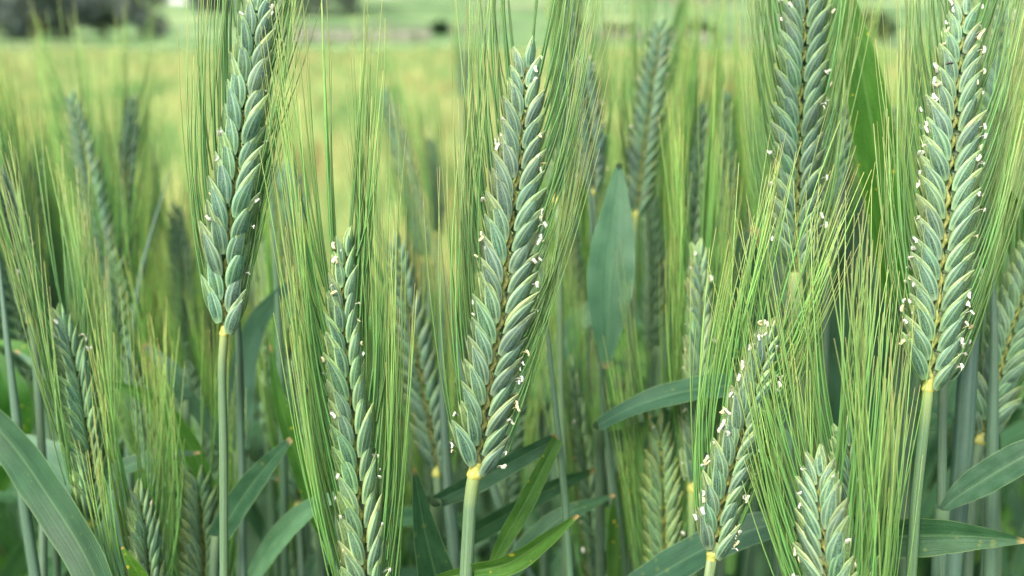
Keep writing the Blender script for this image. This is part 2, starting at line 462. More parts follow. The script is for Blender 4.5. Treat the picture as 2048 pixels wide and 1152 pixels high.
def stem(plant, O, P, r, mat=None, color=None, to_ground=True, collar=True, name='stem', taper=False):
    """P world points from top to bottom, goes on to the ground"""
    pts = [np.array(p) for p in P]
    if to_ground:
        e = pts[-1]; d = unit(pts[-1] - pts[-2])
        g = np.array((O[0], O[1], 0.0))
        m1 = e + d * min(.12, e[2] * .4); pts += [m1, (m1 + g) / 2 + np.array((0, 0, 0)), g]
    C = catmull(pts, 220)
    rad = [r * (1 + .25 * i / 220) for i in range(221)]
    if taper: rad = [q * min(1, .12 + i / 22) for i, q in enumerate(rad)]
    mb = MB(); mb.tube(C, rad, 12); mb.build(name, mat or STEM, plant, np.array(O), color)
    if collar:
        T = unit(C[0] - C[1]); a = C[0]
        q = [a - T * r * .9, a - T * r * .5, a - T * r * .1, a + T * r * .35, a + T * r * 1.6]
        mb = MB(); mb.tube(q, [r * 1.02, r * 1.22, r * 1.15, r * 1.05, r * .95], 12); mb.build('collar', COLLAR, plant, np.array(O), None)

def leaf(plant, O, P, wid, roll=0, mat=None, color=None, fold=.18, n=36, wave=.05, curl=0, label=None, world=False):
    """P: (px,py,d) base -> tip, wid: list of widths in photo px, roll: degrees or list"""
    if world: C = catmull([tuple(p) for p in P], n); dd = [1.0] * (n + 1)
    else:
        C = catmull([tuple(at(*p)) for p in P], n)
        dd = [x[0] for x in catmull([(p[2], 0) for p in P], n)]
    ww = [x[0] for x in catmull([(q, 50.0 * i) for i, q in enumerate(wid)], n)]
    rl = [roll] * (n + 1) if not hasattr(roll, '__len__') else [x[0] for x in catmull([(q, 50.0 * i) for i, q in enumerate(roll)], n)]
    wd = [max(1.2, ww[i]) * (1 if world else dd[i] / FPX) for i in range(n + 1)]
    if world: wd = [max(.0004, q) for q in ww]
    nr = []
    for i in range(n + 1):
        T = unit(C[min(i + 1, n)] - C[max(i - 1, 0)]); V = unit(np.array(CAM) - C[i]) if not world else np.array((0, -.5, .8))
        N = unit(V - T * V.dot(T)); nr.append(rotv(N, T, R(rl[i])))
    mb = MB(); mb.ribbon(C, wd, nr, fold, 9, wave, random.random() * 6, curl)
    o = mb.build('leaf', mat or LEAF, plant, np.array(O), color)
    if label: o['label'] = label
    return o

def plant(label, base_xyz_src, cat='wheat plant', group=None, shift=(0, 0)):
    """an Empty on the ground below the point the stem leaves the picture at"""
    p = base_xyz_src
    O = Vector((p[0] + shift[0], p[1] + shift[1], 0))
    return thing('wheat_plant', label, cat, O, group), O

# ------------------------------------------------------------------ the setting
def hill_z(x, y):
    z = 0.0
    z += -.03 + .32 * min(1, max(0, (y - 23) / 5)) + .1 * min(1, max(0, (y - 31) / 2))
    if y > 34: z += (y - 34) * .045
    if y > 70: z += (y - 70) * .10
    if y > 33:
        k = min(1, (y - 33) / 6)
        z += k * (.35 * noise.noise(Vector((x * .06, y * .05, 0))) + .16 * math.sin(y * .55 + x * .05 + 2 * noise.noise(Vector((x * .04, 0, 3)))))
        z += k * .02 * max(0, x) * min(1, (y - 33) / 30)
    return z
def terrain(name, xs, ys, mat, fz):
    X, Y = np.meshgrid(xs, ys); V = np.stack([X.ravel(), Y.ravel(), np.array([fz(a, b) for a, b in zip(X.ravel(), Y.ravel())])], 1)
    nx, ny = len(xs), len(ys); i = np.arange((ny - 1) * (nx - 1)); r, c = i // (nx - 1), i % (nx - 1)
    F = np.stack([r * nx + c, r * nx + c + 1, (r + 1) * nx + c + 1, (r + 1) * nx + c], 1)
    return tag(np_mesh(name, V, F, mat, smooth=True), kind='structure')
terrain('ground', np.linspace(-60, 60, 81), np.concatenate([np.linspace(-15, 8, 60), np.linspace(8.5, 34, 40)]), SOIL,
        lambda x, y: .02 * noise.noise(Vector((x * 2, y * 2, 0))) + (.02 if y > 0 else 0))
terrain('hill', np.concatenate([np.linspace(-220, -45, 25), np.linspace(-42, 42, 90), np.linspace(45, 220, 25)]), np.concatenate([np.linspace(22.5, 75, 130), np.linspace(77, 260, 50)]), HILL, hill_z)

def field(name, label, y0, y1, num, h0, h1, wfac, mat, seed):
    rg = np.random.default_rng(seed)
    y = y0 * (y1 / y0) ** rg.random(num)
    x = (rg.random(num) - .5) * 2 * (y * .66 + .35)
    h = rg.uniform(h0, h1, num) + .05 * np.sin(x * 1.3 + y * .7) + .04 * np.sin(x * 7.1 - y * 2.3) * np.sin(x * 2.3 + y * 3.1)
    tuft = rg.random(num) < .05; h = h + tuft * rg.uniform(0, .10, num)
    wd = wfac * (.0016 + .0011 * y) * rg.uniform(.6, 1.6, num)
    a = rg.normal(0, .6, num); lx = rg.normal(0, .05, num) + .02; ly = rg.normal(0, .05, num)
    ca, sa = np.cos(a) * wd / 2, np.sin(a) * wd / 2
    z0 = np.where(y > 24, .06, 0.)
    V = np.empty((num, 5, 3))
    V[:, 0] = np.stack([x - ca * .7, y - sa * .7, z0], 1); V[:, 1] = np.stack([x + ca * .7, y + sa * .7, z0], 1)
    V[:, 2] = np.stack([x + lx * .5 + ca, y + ly * .5 + sa, z0 + h * .72], 1); V[:, 3] = np.stack([x + lx * .5 - ca, y + ly * .5 - sa, z0 + h * .72], 1)
    V[:, 4] = np.stack([x + lx * 1.3, y + ly * 1.3, z0 + h], 1)
    b = np.arange(num)[:, None] * 5
    F = np.concatenate([b + np.array([[0, 1, 2]]), b + np.array([[0, 2, 3]]), b + np.array([[3, 2, 4]])])
    lu = np.tile(np.array([0, 0, .72, .72, 1.]), num); lv = np.repeat(rg.random(num), 5)
    return tag(np_mesh(name, V.reshape(-1, 3), F, mat, lu, lv), label, 'crop', kind='stuff')
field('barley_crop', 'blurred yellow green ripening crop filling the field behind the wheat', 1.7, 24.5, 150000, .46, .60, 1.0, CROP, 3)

def tree(name, label, cat, x, y, z0, hgt, rad, mat, nleaf, trunk_h, group, ls=.16):
    T = thing(name, label, cat, (x, y, z0), group)
    mb = MB(); top = np.array((random.uniform(-.1, .1), 0, trunk_h + hgt * .3))
    mb.tube(catmull([(0, 0, -.1), (.05, .02, trunk_h * .5), tuple(top)], 8), [rad * .11 * (1 - .06 * i) for i in range(9)], 8)
    tips = []
    for k in range(6):
        a = k * 1.05 + random.random(); e = top + np.array((math.cos(a) * rad * .6, math.sin(a) * rad * .6, hgt * random.uniform(.15, .45)))
        mb.tube(catmull([tuple(top * .8), tuple((top + e) / 2 + np.array((0, 0, .1)))] + [tuple(e)], 6), [rad * .05 * (1 - .12 * i) for i in range(7)], 6); tips.append(e)
    mb.build('trunk', BARK, T)
    rg = np.random.default_rng(int(abs(x * 100) + y * 7))
    nc = 26; cl = []
    for k in range(nc):
        v = rg.normal(0, 1, 3); v /= np.linalg.norm(v); r = rg.uniform(.35, 1) ** .6
        cl.append((v[0] * rad * r, v[1] * rad * r, trunk_h + (hgt - trunk_h) * (.5 + .5 * v[2] * r * .95), rad * rg.uniform(.2, .42)))
    cl = np.array(cl); idx = rg.integers(0, nc, nleaf)
    off = rg.normal(0, 1, (nleaf, 3)); off /= np.linalg.norm(off, axis=1)[:, None]; off *= (rg.random(nleaf) ** .4)[:, None]
    P = cl[idx, :3] + off * cl[idx, 3:4]
    A = rg.normal(0, 1, (nleaf, 3)); A /= np.linalg.norm(A, axis=1)[:, None]
    B = np.cross(A, rg.normal(0, 1, (nleaf, 3))); B /= np.linalg.norm(B, axis=1)[:, None]
    s = (rg.uniform(.5, 1.3, nleaf) * ls)[:, None]
    V = np.stack([P - A * s, P - B * s * .35, P + A * s, P + B * s * .35], 1).reshape(-1, 3)
    V[:, 2] = np.maximum(V[:, 2], .02)
    np_mesh('crown', V, np.arange(nleaf * 4).reshape(-1, 4), mat, parent=T)
    return T
def far(px, d): return (px - W0 / 2) / FPX * d
def ybase(px, py, d): # ground y of a thing seen at axial depth d
    return at(px, py, d)[1]
for i, (px, d, hg, rd, lab) in enumerate([
        (30, 36.5, 1.9, 1.2, 'low grey green tree at the left end of the dark tree row behind the field'),
        (115, 37.0, 3.0, 1.5, 'blurred grey green tree second from left in the tree row behind the field'),
        (205, 38.0, 3.6, 1.5, 'tall blurred grey tree in the middle of the tree row behind the field'),
        (282, 37.0, 3.0, 1.25, 'dark grey green tree at the right end of the tree row behind the field'),
        (430, 62, 4.5, 2.0, 'far tree just above the leftmost sharp ear beside the pale rocks'),
        (610, 66, 6, 2.6, 'far dark tree at the top edge right of the leftmost sharp ear'),
        (700, 68, 6, 2.6, 'far dark tree at the top edge between the two sharp ears')]):
    y = at(px, 60, d)[1]; x = far(px, d)
    tree('olive_tree', lab, 'tree', x, y, hill_z(x, y) - .05, hg, rd, OLIVE, 5200, .25, 'grey trees behind the field')
for i, (px, d, hg, rd, lab) in enumerate([
        (880, 37, .62, .36, 'small round dark bush alone on the green slope left of the middle ear'),
        (1245, 37, .75, .7, 'low dark bush on the slope right of the middle ear'),
        (1160, 39, .8, .45, 'small dark bush just right of the middle ear tip'),
        (1745, 38, 1.3, .9, 'dull bush at the foot of the slope between the two tall right ears'),
        (1395, 38, .9, .7, 'wide low bush at the field edge left of the tall right ears')]):
    y = at(px, 60, d)[1]; x = far(px, d)
    tree('bush', lab, 'bush', x, y, hill_z(x, y) - .05, hg, rd, BUSHM, 2600, .03, 'bushes on the slope', .09)

def rock(name, label, cat, x, y, z, sx, sy, sz, mat):
    me = bpy.data.meshes.new(name); import bmesh
    bm = bmesh.new(); bmesh.ops.create_icosphere(bm, subdivisions=3, radius=1)
    for v in bm.verts:
        k = 1 + .35 * noise.noise(v.co * 1.3 + Vector((x, y, 0))) + .12 * noise.noise(v.co * 4)
        v.co = Vector((v.co.x * sx * k, v.co.y * sy * k, v.co.z * sz * k))
    bm.to_mesh(me); bm.free(); me.materials.append(mat)
    o = put(name, me); o.location = (x, y, z); return tag(o, label, cat, 'pale rocks on the slope')
for px, py, d, sx, lab in [(350, 14, 75, 1.0, 'pale rock on the far slope just right of the grey trees'), (402, 2, 80, 1.4, 'large pale rock at the top edge left of the leftmost sharp ear'),
                           (326, 60, 42, .25, 'small white stone at the foot of the slope right of the grey trees'), (775, 2, 78, .5, 'tiny white stone at the top edge right of the far dark trees')]:
    p = at(px, py, d); rock('rock', lab, 'rock', p[0], p[1], max(hill_z(p[0], p[1]), p[2]), sx, sx * .6, sx * .45, PALE)
def dry_wall(label, px0, px1, d, h):
    x0, x1 = far(px0, d), far(px1, d); y = at(px0, 60, d)[1]
    T = thing('stone_wall', label, 'wall', ((x0 + x1) / 2, y, 0), 'low stone banks behind the field')
    mb = MB(); rg = random.Random(int(px0)); n = int((x1 - x0) / .16)
    for i in range(n):
        for row in range(3):
            x = x0 + (x1 - x0) * (i + rg.random() * .5) / n; z = hill_z(x, y) + h * (row + .5) / 3; s = rg.uniform(.09, .14)
            c = np.array((x, y + rg.uniform(-.08, .08), z))
            pts = [c + np.array((q * s, 0, rg.uniform(-.01, .01))) for q in (-1, -.6, 0, .6, 1)]
            mb.tube(pts, [s * .25, s * .6, s * .7, s * .6, s * .25], 6, ends=True)
    mb.build('stones', STONE, T, T.location)
dry_wall('low pale stone bank behind the field right of the leftmost sharp ear', 575, 860, 34.5, .34)
dry_wall('low stone bank behind the field right of the middle ear', 1130, 1420, 34.8, .30)

# ------------------------------------------------------------------ the sharp and the recognisable plants
def wheat(label, P, stemP, n_side, stem_r=.0022, stem_mat=None, stem_hue=None, group='wheat plants with readable ears', collar=True, pre=None, **kw):
    """P: ear (px,py,d) base->tip ; stemP: extra stem points below the ear base"""
    EP = wpts(P); SP = [EP[0]] + wpts(stemP)
    low = SP[-1] if len(SP) > 1 else EP[0]
    d = (SP[-1] - SP[-2]) if len(SP) > 1 else (EP[0] - EP[1])
    k = min(1.0, .12 / max(.02, d.length)); sx = max(-.06, min(.06, d.x * k)); sy = max(-.05, min(.06, d.y * k))
    T, O = plant(label, low, group=group, shift=(sx, sy))
    if len(SP) == 1: SP = [EP[0], EP[0] + (EP[0] - EP[1]).normalized() * .03]
    stem(T, O, SP, stem_r, stem_mat, stem_hue, collar=collar)
    ear(T, O, EP, n_side, **kw)
    return T, O

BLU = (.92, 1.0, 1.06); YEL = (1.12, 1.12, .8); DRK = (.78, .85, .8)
PL = {}
# 1 the middle ear
PL['mid'] = wheat('sharp wheat ear in the middle, biggest of all, on a thick striped stem',
    [(950, 945, .232), (972, 800, .231), (1000, 640, .230), (1018, 480, .230), (1040, 300, .231), (1050, 135, .232)],
    [(941, 1000, .232), (932, 1152, .232)], 18, stem_r=.00175, L=.0123, Wd=.00232, tilt=27, roll=11, twist=-10, awnL=.064, spread=.16, n_anther=38, extra=30, lean=np.array((-.04, 0, 0)))
# 2 left ear
PL['left'] = wheat('sharp wheat ear at upper left with pale teal husks over a smooth yellow topped stem',
    [(449, 665, .24), (452, 560, .24), (466, 400, .238), (490, 220, .238), (512, 60, .238), (522, 5, .238)],
    [(444, 740, .24), (447, 900, .24), (448, 1152, .24)], 13, stem_r=.00115, L=.0134, Wd=.0024, tilt=15, roll=-3, twist=8, awnL=.062, spread=.12,
    n_anther=14, extra=26, hue=(1.05, 1.12, 1.10))
# 3 ear left of the middle
PL['lowmid'] = wheat('yellowish wheat ear left of the middle one, low and behind dense awns',
    [(742, 1330, .222), (728, 1150, .222), (712, 960, .224), (695, 780, .226), (684, 630, .228), (688, 510, .230)],
    [], 16, L=.0122, Wd=.0021, tilt=18, roll=20, awnL=.078, awn_r=.00030, spread=.13, n_anther=26, extra=50, hue=(.98, 1.04, .84), awnhue=(.92, 1.0, .84), front=.9)
# 4 right ear
PL['right'] = wheat('sharp tall wheat ear at the right side with many white anthers',
    [(1856, 775, .236), (1872, 620, .235), (1890, 440, .235), (1906, 250, .236), (1925, 30, .238)],
    [(1851, 830, .236), (1832, 1000, .237), (1822, 1152, .238)], 17, stem_r=.00135, stem_hue=(1.05, 1.08, 1.0), L=.0123, Wd=.00224, tilt=27, roll=16, twist=-8, awnL=.060, spread=.17, n_anther=56, extra=40,
    hue=(1.04, 1.08, 1.02))
# 5 tall one right of centre
PL['tall'] = wheat('dark wheat ear reaching past the top edge between the middle and right ears',
    [(1590, 545, .262), (1592, 400, .262), (1600, 200, .260), (1612, 0, .260), (1618, -110, .260)],
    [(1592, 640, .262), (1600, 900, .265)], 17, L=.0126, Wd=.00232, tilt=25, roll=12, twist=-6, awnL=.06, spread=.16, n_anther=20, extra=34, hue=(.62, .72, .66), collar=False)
# 16 bottom right awny ear
PL['awny'] = wheat('wheat ear tip at the bottom right under a wide spray of green awns',
    [(1700, 1420, .212), (1672, 1250, .214), (1650, 1080, .216), (1638, 950, .218)],
    [], 12, L=.0118, Wd=.0021, tilt=24, roll=-18, awnL=.068, awn_r=.00030, spread=.24, n_anther=12, extra=50, hue=(.95, 1.0, .92), awnhue=(.92, 1.0, .84), front=.3, lean=np.array((.06, 0, 0)))
PL['awny2'] = wheat('wheat ear standing just behind the awny ear tip at the bottom right',
    [(1735, 1400, .226), (1715, 1200, .226), (1700, 1020, .228), (1690, 890, .230)],
    [], 12, L=.012, Wd=.00208, tilt=22, roll=30, awnL=.070, awn_r=.00028, spread=.24, n_anther=4, extra=20, hue=(1.0, 1.08, .9), awnhue=(.92, 1.0, .84), lean=np.array((.10, 0, 0)))
# 15
PL['anthery'] = wheat('small wheat ear covered in white anthers, low right of the middle, leaning right',
    [(1424, 1112, .228), (1440, 1010, .228), (1468, 900, .228), (1500, 790, .228), (1530, 685, .229)],
    [(1418, 1152, .228)], 12, stem_r=.0013, L=.0110, Wd=.00216, tilt=20, roll=24, twist=20, awnL=.058, spread=.18, n_anther=46, extra=24, hue=(.98, 1.0, .9), awnhue=(.95, 1.04, .85))
# 12
PL['lefty'] = wheat('slim wheat ear with tangled awns at lower left above a thin yellowish stem',
    [(180, 1050, .268), (176, 960, .268), (162, 850, .268), (145, 750, .268), (124, 655, .270)],
    [(186, 1152, .268)], 12, stem_r=.0013, L=.0122, Wd=.00208, tilt=22, roll=42, awnL=.062, spread=.18, n_anther=10, extra=30, hue=(1.3, 1.4, 1.2))
# 14
PL['slim'] = wheat('pale slim wheat ear between the middle ear and the anther covered one',
    [(1384, 975, .30), (1386, 880, .30), (1392, 760, .30), (1398, 640, .30), (1396, 520, .30)],
    [(1384, 1060, .30), (1386, 1152, .30)], 14, stem_r=.0015, stem_hue=(1.1, 1.15, .9), L=.0125, Wd=.00208, tilt=18, roll=34, awnL=.062, spread=.13, n_anther=16, extra=16, hue=(1.16, 1.18, 1.08), awnhue=(1.05, 1.12, .85))
# 9
PL['behindmid'] = wheat('slightly blurred wheat ear leaning left behind the gap left of the middle ear',
    [(874, 945, .33), (860, 860, .33), (838, 740, .33), (812, 600, .33), (792, 500, .33)],
    [(880, 1040, .33), (888, 1152, .33)], 14, stem_r=.0016, stem_mat=STEMB, L=.0125, Wd=.00224, tilt=24, roll=6, awnL=.058, spread=.13, extra=8, hires=False, hue=DRK)
# 19 right edge
PL['edge'] = wheat('wheat ear leaning right at the right edge with a clear herringbone of husks',
    [(1962, 880, .29), (1985, 790, .29), (2014, 690, .29), (2044, 590, .29), (2066, 500, .29)],
    [(1945, 960, .29), (1935, 1152, .29)], 13, stem_r=.0016, stem_mat=STEMB, L=.0125, Wd=.00224, tilt=25, roll=8, awnL=.056, spread=.14, extra=10, hue=(.82, .9, .78))
# others, softer
soft = [
 ('dark blurred wheat ear right of the middle one, tip at the top of the frame', [(1272, 430, .40), (1283, 330, .40), (1300, 190, .40), (1320, 60, .40)], [(1268, 520, .40), (1262, 760, .4)], 15, dict(roll=10, tilt=24, n_anther=10, hue=(.84, .9, .84)), YEL),
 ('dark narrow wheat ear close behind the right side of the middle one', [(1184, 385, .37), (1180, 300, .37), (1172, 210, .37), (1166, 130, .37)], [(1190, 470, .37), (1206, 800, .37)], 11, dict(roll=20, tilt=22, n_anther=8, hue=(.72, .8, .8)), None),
 ('pale wheat ear seen through the awns right of the middle ear tip', [(1112, 400, .33), (1118, 280, .33), (1128, 120, .33), (1136, -60, .33)], [(1118, 480, .33), (1122, 760, .34)], 14, dict(roll=70, tilt=22, n_anther=6, hue=(1.15, 1.2, 1.15)), YEL),
 ('blurred dark wheat ear alone against the yellow field left of the middle ear', [(848, 520, .56), (832, 430, .56), (804, 310, .56), (772, 195, .56)], [(858, 620, .56), (866, 780, .56)], 15, dict(roll=15, tilt=22, hue=(.8, .9, .8)), None),
 ('left hand blurred ear of the crossing pair at far left', [(228, 625, .47), (206, 500, .47), (176, 350, .47), (146, 205, .47)], [(232, 700, .47), (236, 900, .47)], 17, dict(roll=10, tilt=24, hue=(.82, .92, .86)), YEL),
 ('right hand blurred ear of the crossing pair at far left', [(236, 600, .49), (244, 480, .49), (252, 340, .49), (264, 210, .49)], [(236, 700, .49), (240, 900, .49)], 15, dict(roll=24, tilt=22, hue=(.72, .82, .74)), None),
 ('blurred wheat ear standing directly behind the tall dark ear right of centre', [(1655, 525, .33), (1658, 440, .33), (1664, 330, .33), (1668, 230, .33)], [(1652, 600, .33), (1648, 800, .33)], 12, dict(roll=12, tilt=24, hue=(.8, .88, .82)), None),
 ('wheat ear hidden mostly behind the sharp right ear, on its own thin stem', [(1887, 755, .262), (1898, 650, .264), (1915, 500, .268), (1930, 360, .27)], [(1885, 820, .262), (1882, 1152, .262)], 13, dict(roll=-20, tilt=22, n_anther=6, hue=(.95, 1, .95)), None),
 ('dark blurred wheat ear at the top right edge with white anther dots', [(1978, 430, .34), (1984, 300, .34), (1994, 150, .34), (2004, 20, .34)], [(1972, 520, .34), (1962, 800, .34)], 15, dict(roll=30, tilt=22, n_anther=14, hue=(.8, .9, .82)), None),
 ('small blurred wheat ear just right of the left sharp ear', [(592, 460, .50), (586, 410, .50), (572, 345, .50)], [(598, 540, .50), (604, 700, .5)], 9, dict(roll=12, tilt=24, hue=(.8, .95, .95)), None),
 ('thin blurred wheat ear with pale tip right of the far dark ear', [(1388, 480, .44), (1388, 400, .44), (1386, 290, .44), (1382, 180, .44)], [(1390, 560, .44), (1392, 700, .44)], 14, dict(roll=70, tilt=20, n_anther=10, hue=(.95, 1.05, .92)), None),
 ('leftmost wheat ear, blurred and speckled with white anthers at the left edge', [(62, 640, .30), (48, 560, .30), (28, 470, .30), (4, 370, .30)], [(72, 720, .30), (84, 900, .30)], 12, dict(roll=65, tilt=22, n_anther=14, hue=(.85, .95, .88)), None),
 ('wheat ear tip rising at the bottom left beside a yellow spotted leaf', [(300, 1330, .27), (292, 1200, .27), (284, 1090, .27), (276, 1010, .27)], [], 10, dict(roll=40, tilt=22, n_anther=3, hue=(1.1, 1.15, .95)), None),
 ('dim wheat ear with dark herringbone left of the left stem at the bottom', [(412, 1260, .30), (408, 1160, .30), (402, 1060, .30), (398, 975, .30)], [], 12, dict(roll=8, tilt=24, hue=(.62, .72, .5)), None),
 ('yellowish blurred wheat ear at the bottom right of the middle stem', [(1330, 1270, .30), (1326, 1130, .30), (1322, 980, .30), (1318, 870, .30)], [], 14, dict(roll=20, tilt=24, n_anther=3, hue=(1.05, 1.08, .72)), None),
 ('murky wheat ear wrapped in dark awns right of the middle stem', [(1192, 1230, .36), (1178, 1080, .36), (1160, 900, .36), (1142, 745, .36)], [], 16, dict(roll=55, tilt=22, n_anther=14, hue=(.7, .8, .62)), None),
 ('short pale blurred wheat ear in front of the yellow field at left', [(296, 560, .62), (304, 480, .62), (306, 390, .62), (300, 300, .62)], [(292, 640, .62), (290, 760, .62)], 13, dict(roll=60, tilt=16, hue=(1.15, 1.3, 1.1)), None),
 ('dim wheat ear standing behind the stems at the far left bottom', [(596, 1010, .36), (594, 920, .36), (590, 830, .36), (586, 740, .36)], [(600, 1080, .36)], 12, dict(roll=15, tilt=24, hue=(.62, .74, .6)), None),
 ('blurred wheat ear between the slim pale ear and the tall dark ear', [(1560, 650, .40), (1556, 560, .40), (1550, 470, .40), (1548, 380, .40)], [(1562, 740, .40)], 12, dict(roll=40, tilt=22, hue=(.75, .85, .78)), None),
 ('small far wheat ear on a thin stalk just left of the middle ear tip', [(926, 200, .9), (927, 160, .9), (928, 110, .9)], [(926, 300, .9), (924, 500, .9)], 10, dict(roll=30, tilt=20, hue=(.8, .95, .9)), None),
 ('dark blurred ear left of the middle ear, deep in the crop', [(874, 470, .60), (872, 420, .60), (866, 350, .60), (860, 290, .60)], [(876, 560, .60)], 10, dict(roll=35, tilt=20, hue=(.75, .85, .7)), None),
]
for lab, P, sp, ns, kw, sh in soft:
    far_ = P[0][2] > .43
    kw.setdefault('extra', 12 if not far_ else 6)
    wheat(lab, P, sp, ns, stem_r=.0013, stem_mat=STEM if sh else STEMB, L=.0122, Wd=.00216, awnL=.060, spread=.16, hires=False,
          awnhue=(1.12, 1.16, .95), **kw)

# ------------------------------------------------------------------ leaves that can be singled out, each on its own shoot
def shoot(label, stemP, r, leaves, mat=None, hue=None, collar=False):
    SP = wpts(stemP); d = SP[-1] - SP[-2]; k = .1 / max(.02, d.length)
    T, O = plant(label, SP[-1], 'wheat shoot', 'leafy wheat shoots without a visible ear', shift=(max(-.05, min(.05, d.x * k)), max(-.04, min(.05, d.y * k))))
    T.name = 'wheat_shoot'
    stem(T, O, SP, r * .75, mat or STEMB, hue, collar=collar)
    for lf in leaves:
        P, wd = lf[0], lf[1]; kw = lf[2] if len(lf) > 2 else {}
        leaf(T, O, P, wd, **kw)
    return T, O
shoot('broad blue green leaf sweeping down across the lower left corner', [(-60, 800, .29), (-70, 1000, .29), (-70, 1250, .29)], .0022,
      [([(-60, 800, .285), (20, 890, .275), (90, 990, .26), (170, 1120, .25), (250, 1300, .245)], [50, 72, 76, 72, 50], dict(roll=22, fold=.22, color=(.62, .78, .6))),
       ([(-40, 900, .33), (60, 905, .33), (150, 960, .33), (230, 1080, .32), (280, 1200, .31)], [50, 80, 90, 80, 40], dict(roll=-20, mat=LEAFP, color=(.9, .95, 1)))])
shoot('folded pale leaf bent like a ribbon left of the left stem', [(372, 800, .33), (376, 950, .33), (380, 1200, .33)], .0018,
      [([(372, 800, .33), (345, 745, .325), (290, 690, .32)], [32, 38, 12], dict(roll=20, mat=LEAFP)),
       ([(372, 790, .33), (420, 850, .34), (480, 920, .35), (560, 960, .36)], [30, 34, 30, 8], dict(roll=-25, mat=LEAFP))])
shoot('rising blue green leaf right of the left stem near the bottom', [(432, 1070, .29), (428, 1130, .29), (424, 1250, .29)], .002,
      [([(432, 1080, .29), (480, 1000, .285), (530, 935, .28), (582, 878, .275)], [46, 52, 44, 12], dict(roll=-15, color=(.95, 1, 1)))])
shoot('tube like leaf crossing behind the middle stem and folding down bright green at its bend', [(872, 1005, .27), (876, 1090, .28), (880, 1240, .29)], .0024,
      [([(872, 1004, .272), (930, 978, .27), (1010, 935, .268), (1085, 894, .266), (1116, 878, .265)], [30, 44, 46, 38, 30], dict(roll=25, fold=.3)),
       ([(1116, 878, .265), (1090, 930, .262), (1050, 1010, .258), (1010, 1080, .255), (975, 1150, .253)], [26, 36, 40, 36, 14], dict(roll=-30, mat=LEAFG, color=(1, 1, .9)))])
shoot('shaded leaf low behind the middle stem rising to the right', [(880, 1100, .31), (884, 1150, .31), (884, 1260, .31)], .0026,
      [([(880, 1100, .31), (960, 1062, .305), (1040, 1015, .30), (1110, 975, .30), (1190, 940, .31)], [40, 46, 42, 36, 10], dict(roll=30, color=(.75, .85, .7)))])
shoot('light green curled leaf with a brown tip beside the foot of the middle stem', [(840, 1190, .235), (838, 1230, .236), (836, 1300, .24)], .002,
      [([(845, 1170, .236), (930, 1150, .232), (1020, 1130, .228), (1100, 1075, .224), (1156, 1030, .222)], [22, 40, 48, 40, 8], dict(roll=35, mat=LEAFG, color=(1.15, 1.1, 1.1), fold=.35))])
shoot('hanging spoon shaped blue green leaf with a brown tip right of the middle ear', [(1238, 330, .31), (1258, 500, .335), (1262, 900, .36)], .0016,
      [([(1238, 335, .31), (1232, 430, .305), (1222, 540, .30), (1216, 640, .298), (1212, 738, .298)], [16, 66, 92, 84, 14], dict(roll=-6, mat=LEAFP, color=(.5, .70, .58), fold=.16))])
shoot('grey green leaf arching across right of the middle ear at mid height', [(1196, 850, .295), (1200, 950, .31), (1200, 1200, .33)], .0024,
      [([(1196, 850, .295), (1260, 815, .29), (1350, 785, .29), (1450, 770, .295), (1560, 775, .31), (1640, 800, .33)], [30, 56, 62, 58, 44, 10], dict(roll=-42, color=(1.0, 1.08, 1.08), fold=.1)),
       ([(1200, 880, .35), (1260, 880, .35), (1330, 860, .35), (1400, 850, .36)], [30, 60, 60, 12], dict(roll=20, color=(.8, .9, .75)))])
shoot('wide dark leaf rising from the bottom edge under the anther covered ear', [(1240, 1210, .29), (1236, 1260, .29), (1234, 1330, .29)], .0024,
      [([(1240, 1200, .29), (1320, 1145, .285), (1440, 1080, .278), (1560, 1040, .275), (1650, 1000, .28)], [60, 74, 76, 66, 14], dict(roll=-30, color=(.85, .95, 1), fold=.12))])
shoot('long horizontal leaf with a pale midrib reaching the right edge near the bottom', [(1690, 1130, .25), (1684, 1180, .255), (1680, 1300, .26)], .0022,
      [([(1690, 1110, .25), (1770, 1082, .245), (1850, 1075, .24), (1940, 1075, .236), (2050, 1082, .232)], [44, 74, 78, 56, 10], dict(roll=18, fold=.28, color=(.95, 1.05, .9)))])
shoot('leaf rising to the right edge from a brown kink on a grey sheath', [(1886, 1015, .26), (1880, 1080, .262), (1874, 1250, .265)], .0028,
      [([(1884, 1018, .26), (1925, 985, .258), (1980, 950, .255), (2040, 915, .252), (2110, 880, .25)], [16, 54, 62, 60, 40], dict(roll=-12, fold=.3, color=(.92, 1, .98)))], hue=(.95, 1, 1.1))
shoot('long bright green leaf slanting down between the tall dark ear and the right ear', [(1800, 560, .32), (1806, 800, .33), (1810, 1200, .34)], .0022,
      [([(1800, 600, .30), (1778, 440, .29), (1752, 290, .284), (1722, 130, .28), (1680, -60, .28)], [60, 78, 82, 70, 20], dict(roll=10, mat=LEAFG, color=(1.15, 1.3, 1.0), fold=.12))])
shoot('huge dark blue green leaf standing upright behind the sprayed awns at right', [(1716, 960, .34), (1716, 1050, .34), (1716, 1250, .35)], .0026,
      [([(1716, 980, .34), (1718, 800, .335), (1722, 620, .335), (1726, 480, .34), (1722, 350, .345)], [80, 122, 128, 110, 30], dict(roll=8, color=(.8, .92, .84), fold=.08))])
shoot('dark broad leaf with a hooked brown tip left of the tall dark ear', [(1440, 900, .33), (1440, 1000, .33), (1440, 1250, .34)], .0024,
      [([(1438, 900, .33), (1430, 760, .33), (1446, 600, .325), (1478, 500, .32), (1515, 456, .318)], [60, 96, 104, 62, 22], dict(roll=-22, color=(.82, .92, .8), fold=.15)),
       ([(1500, 900, .35), (1500, 760, .35), (1508, 600, .35), (1520, 480, .35)], [60, 74, 70, 14], dict(roll=15, color=(.6, .72, .66)))])
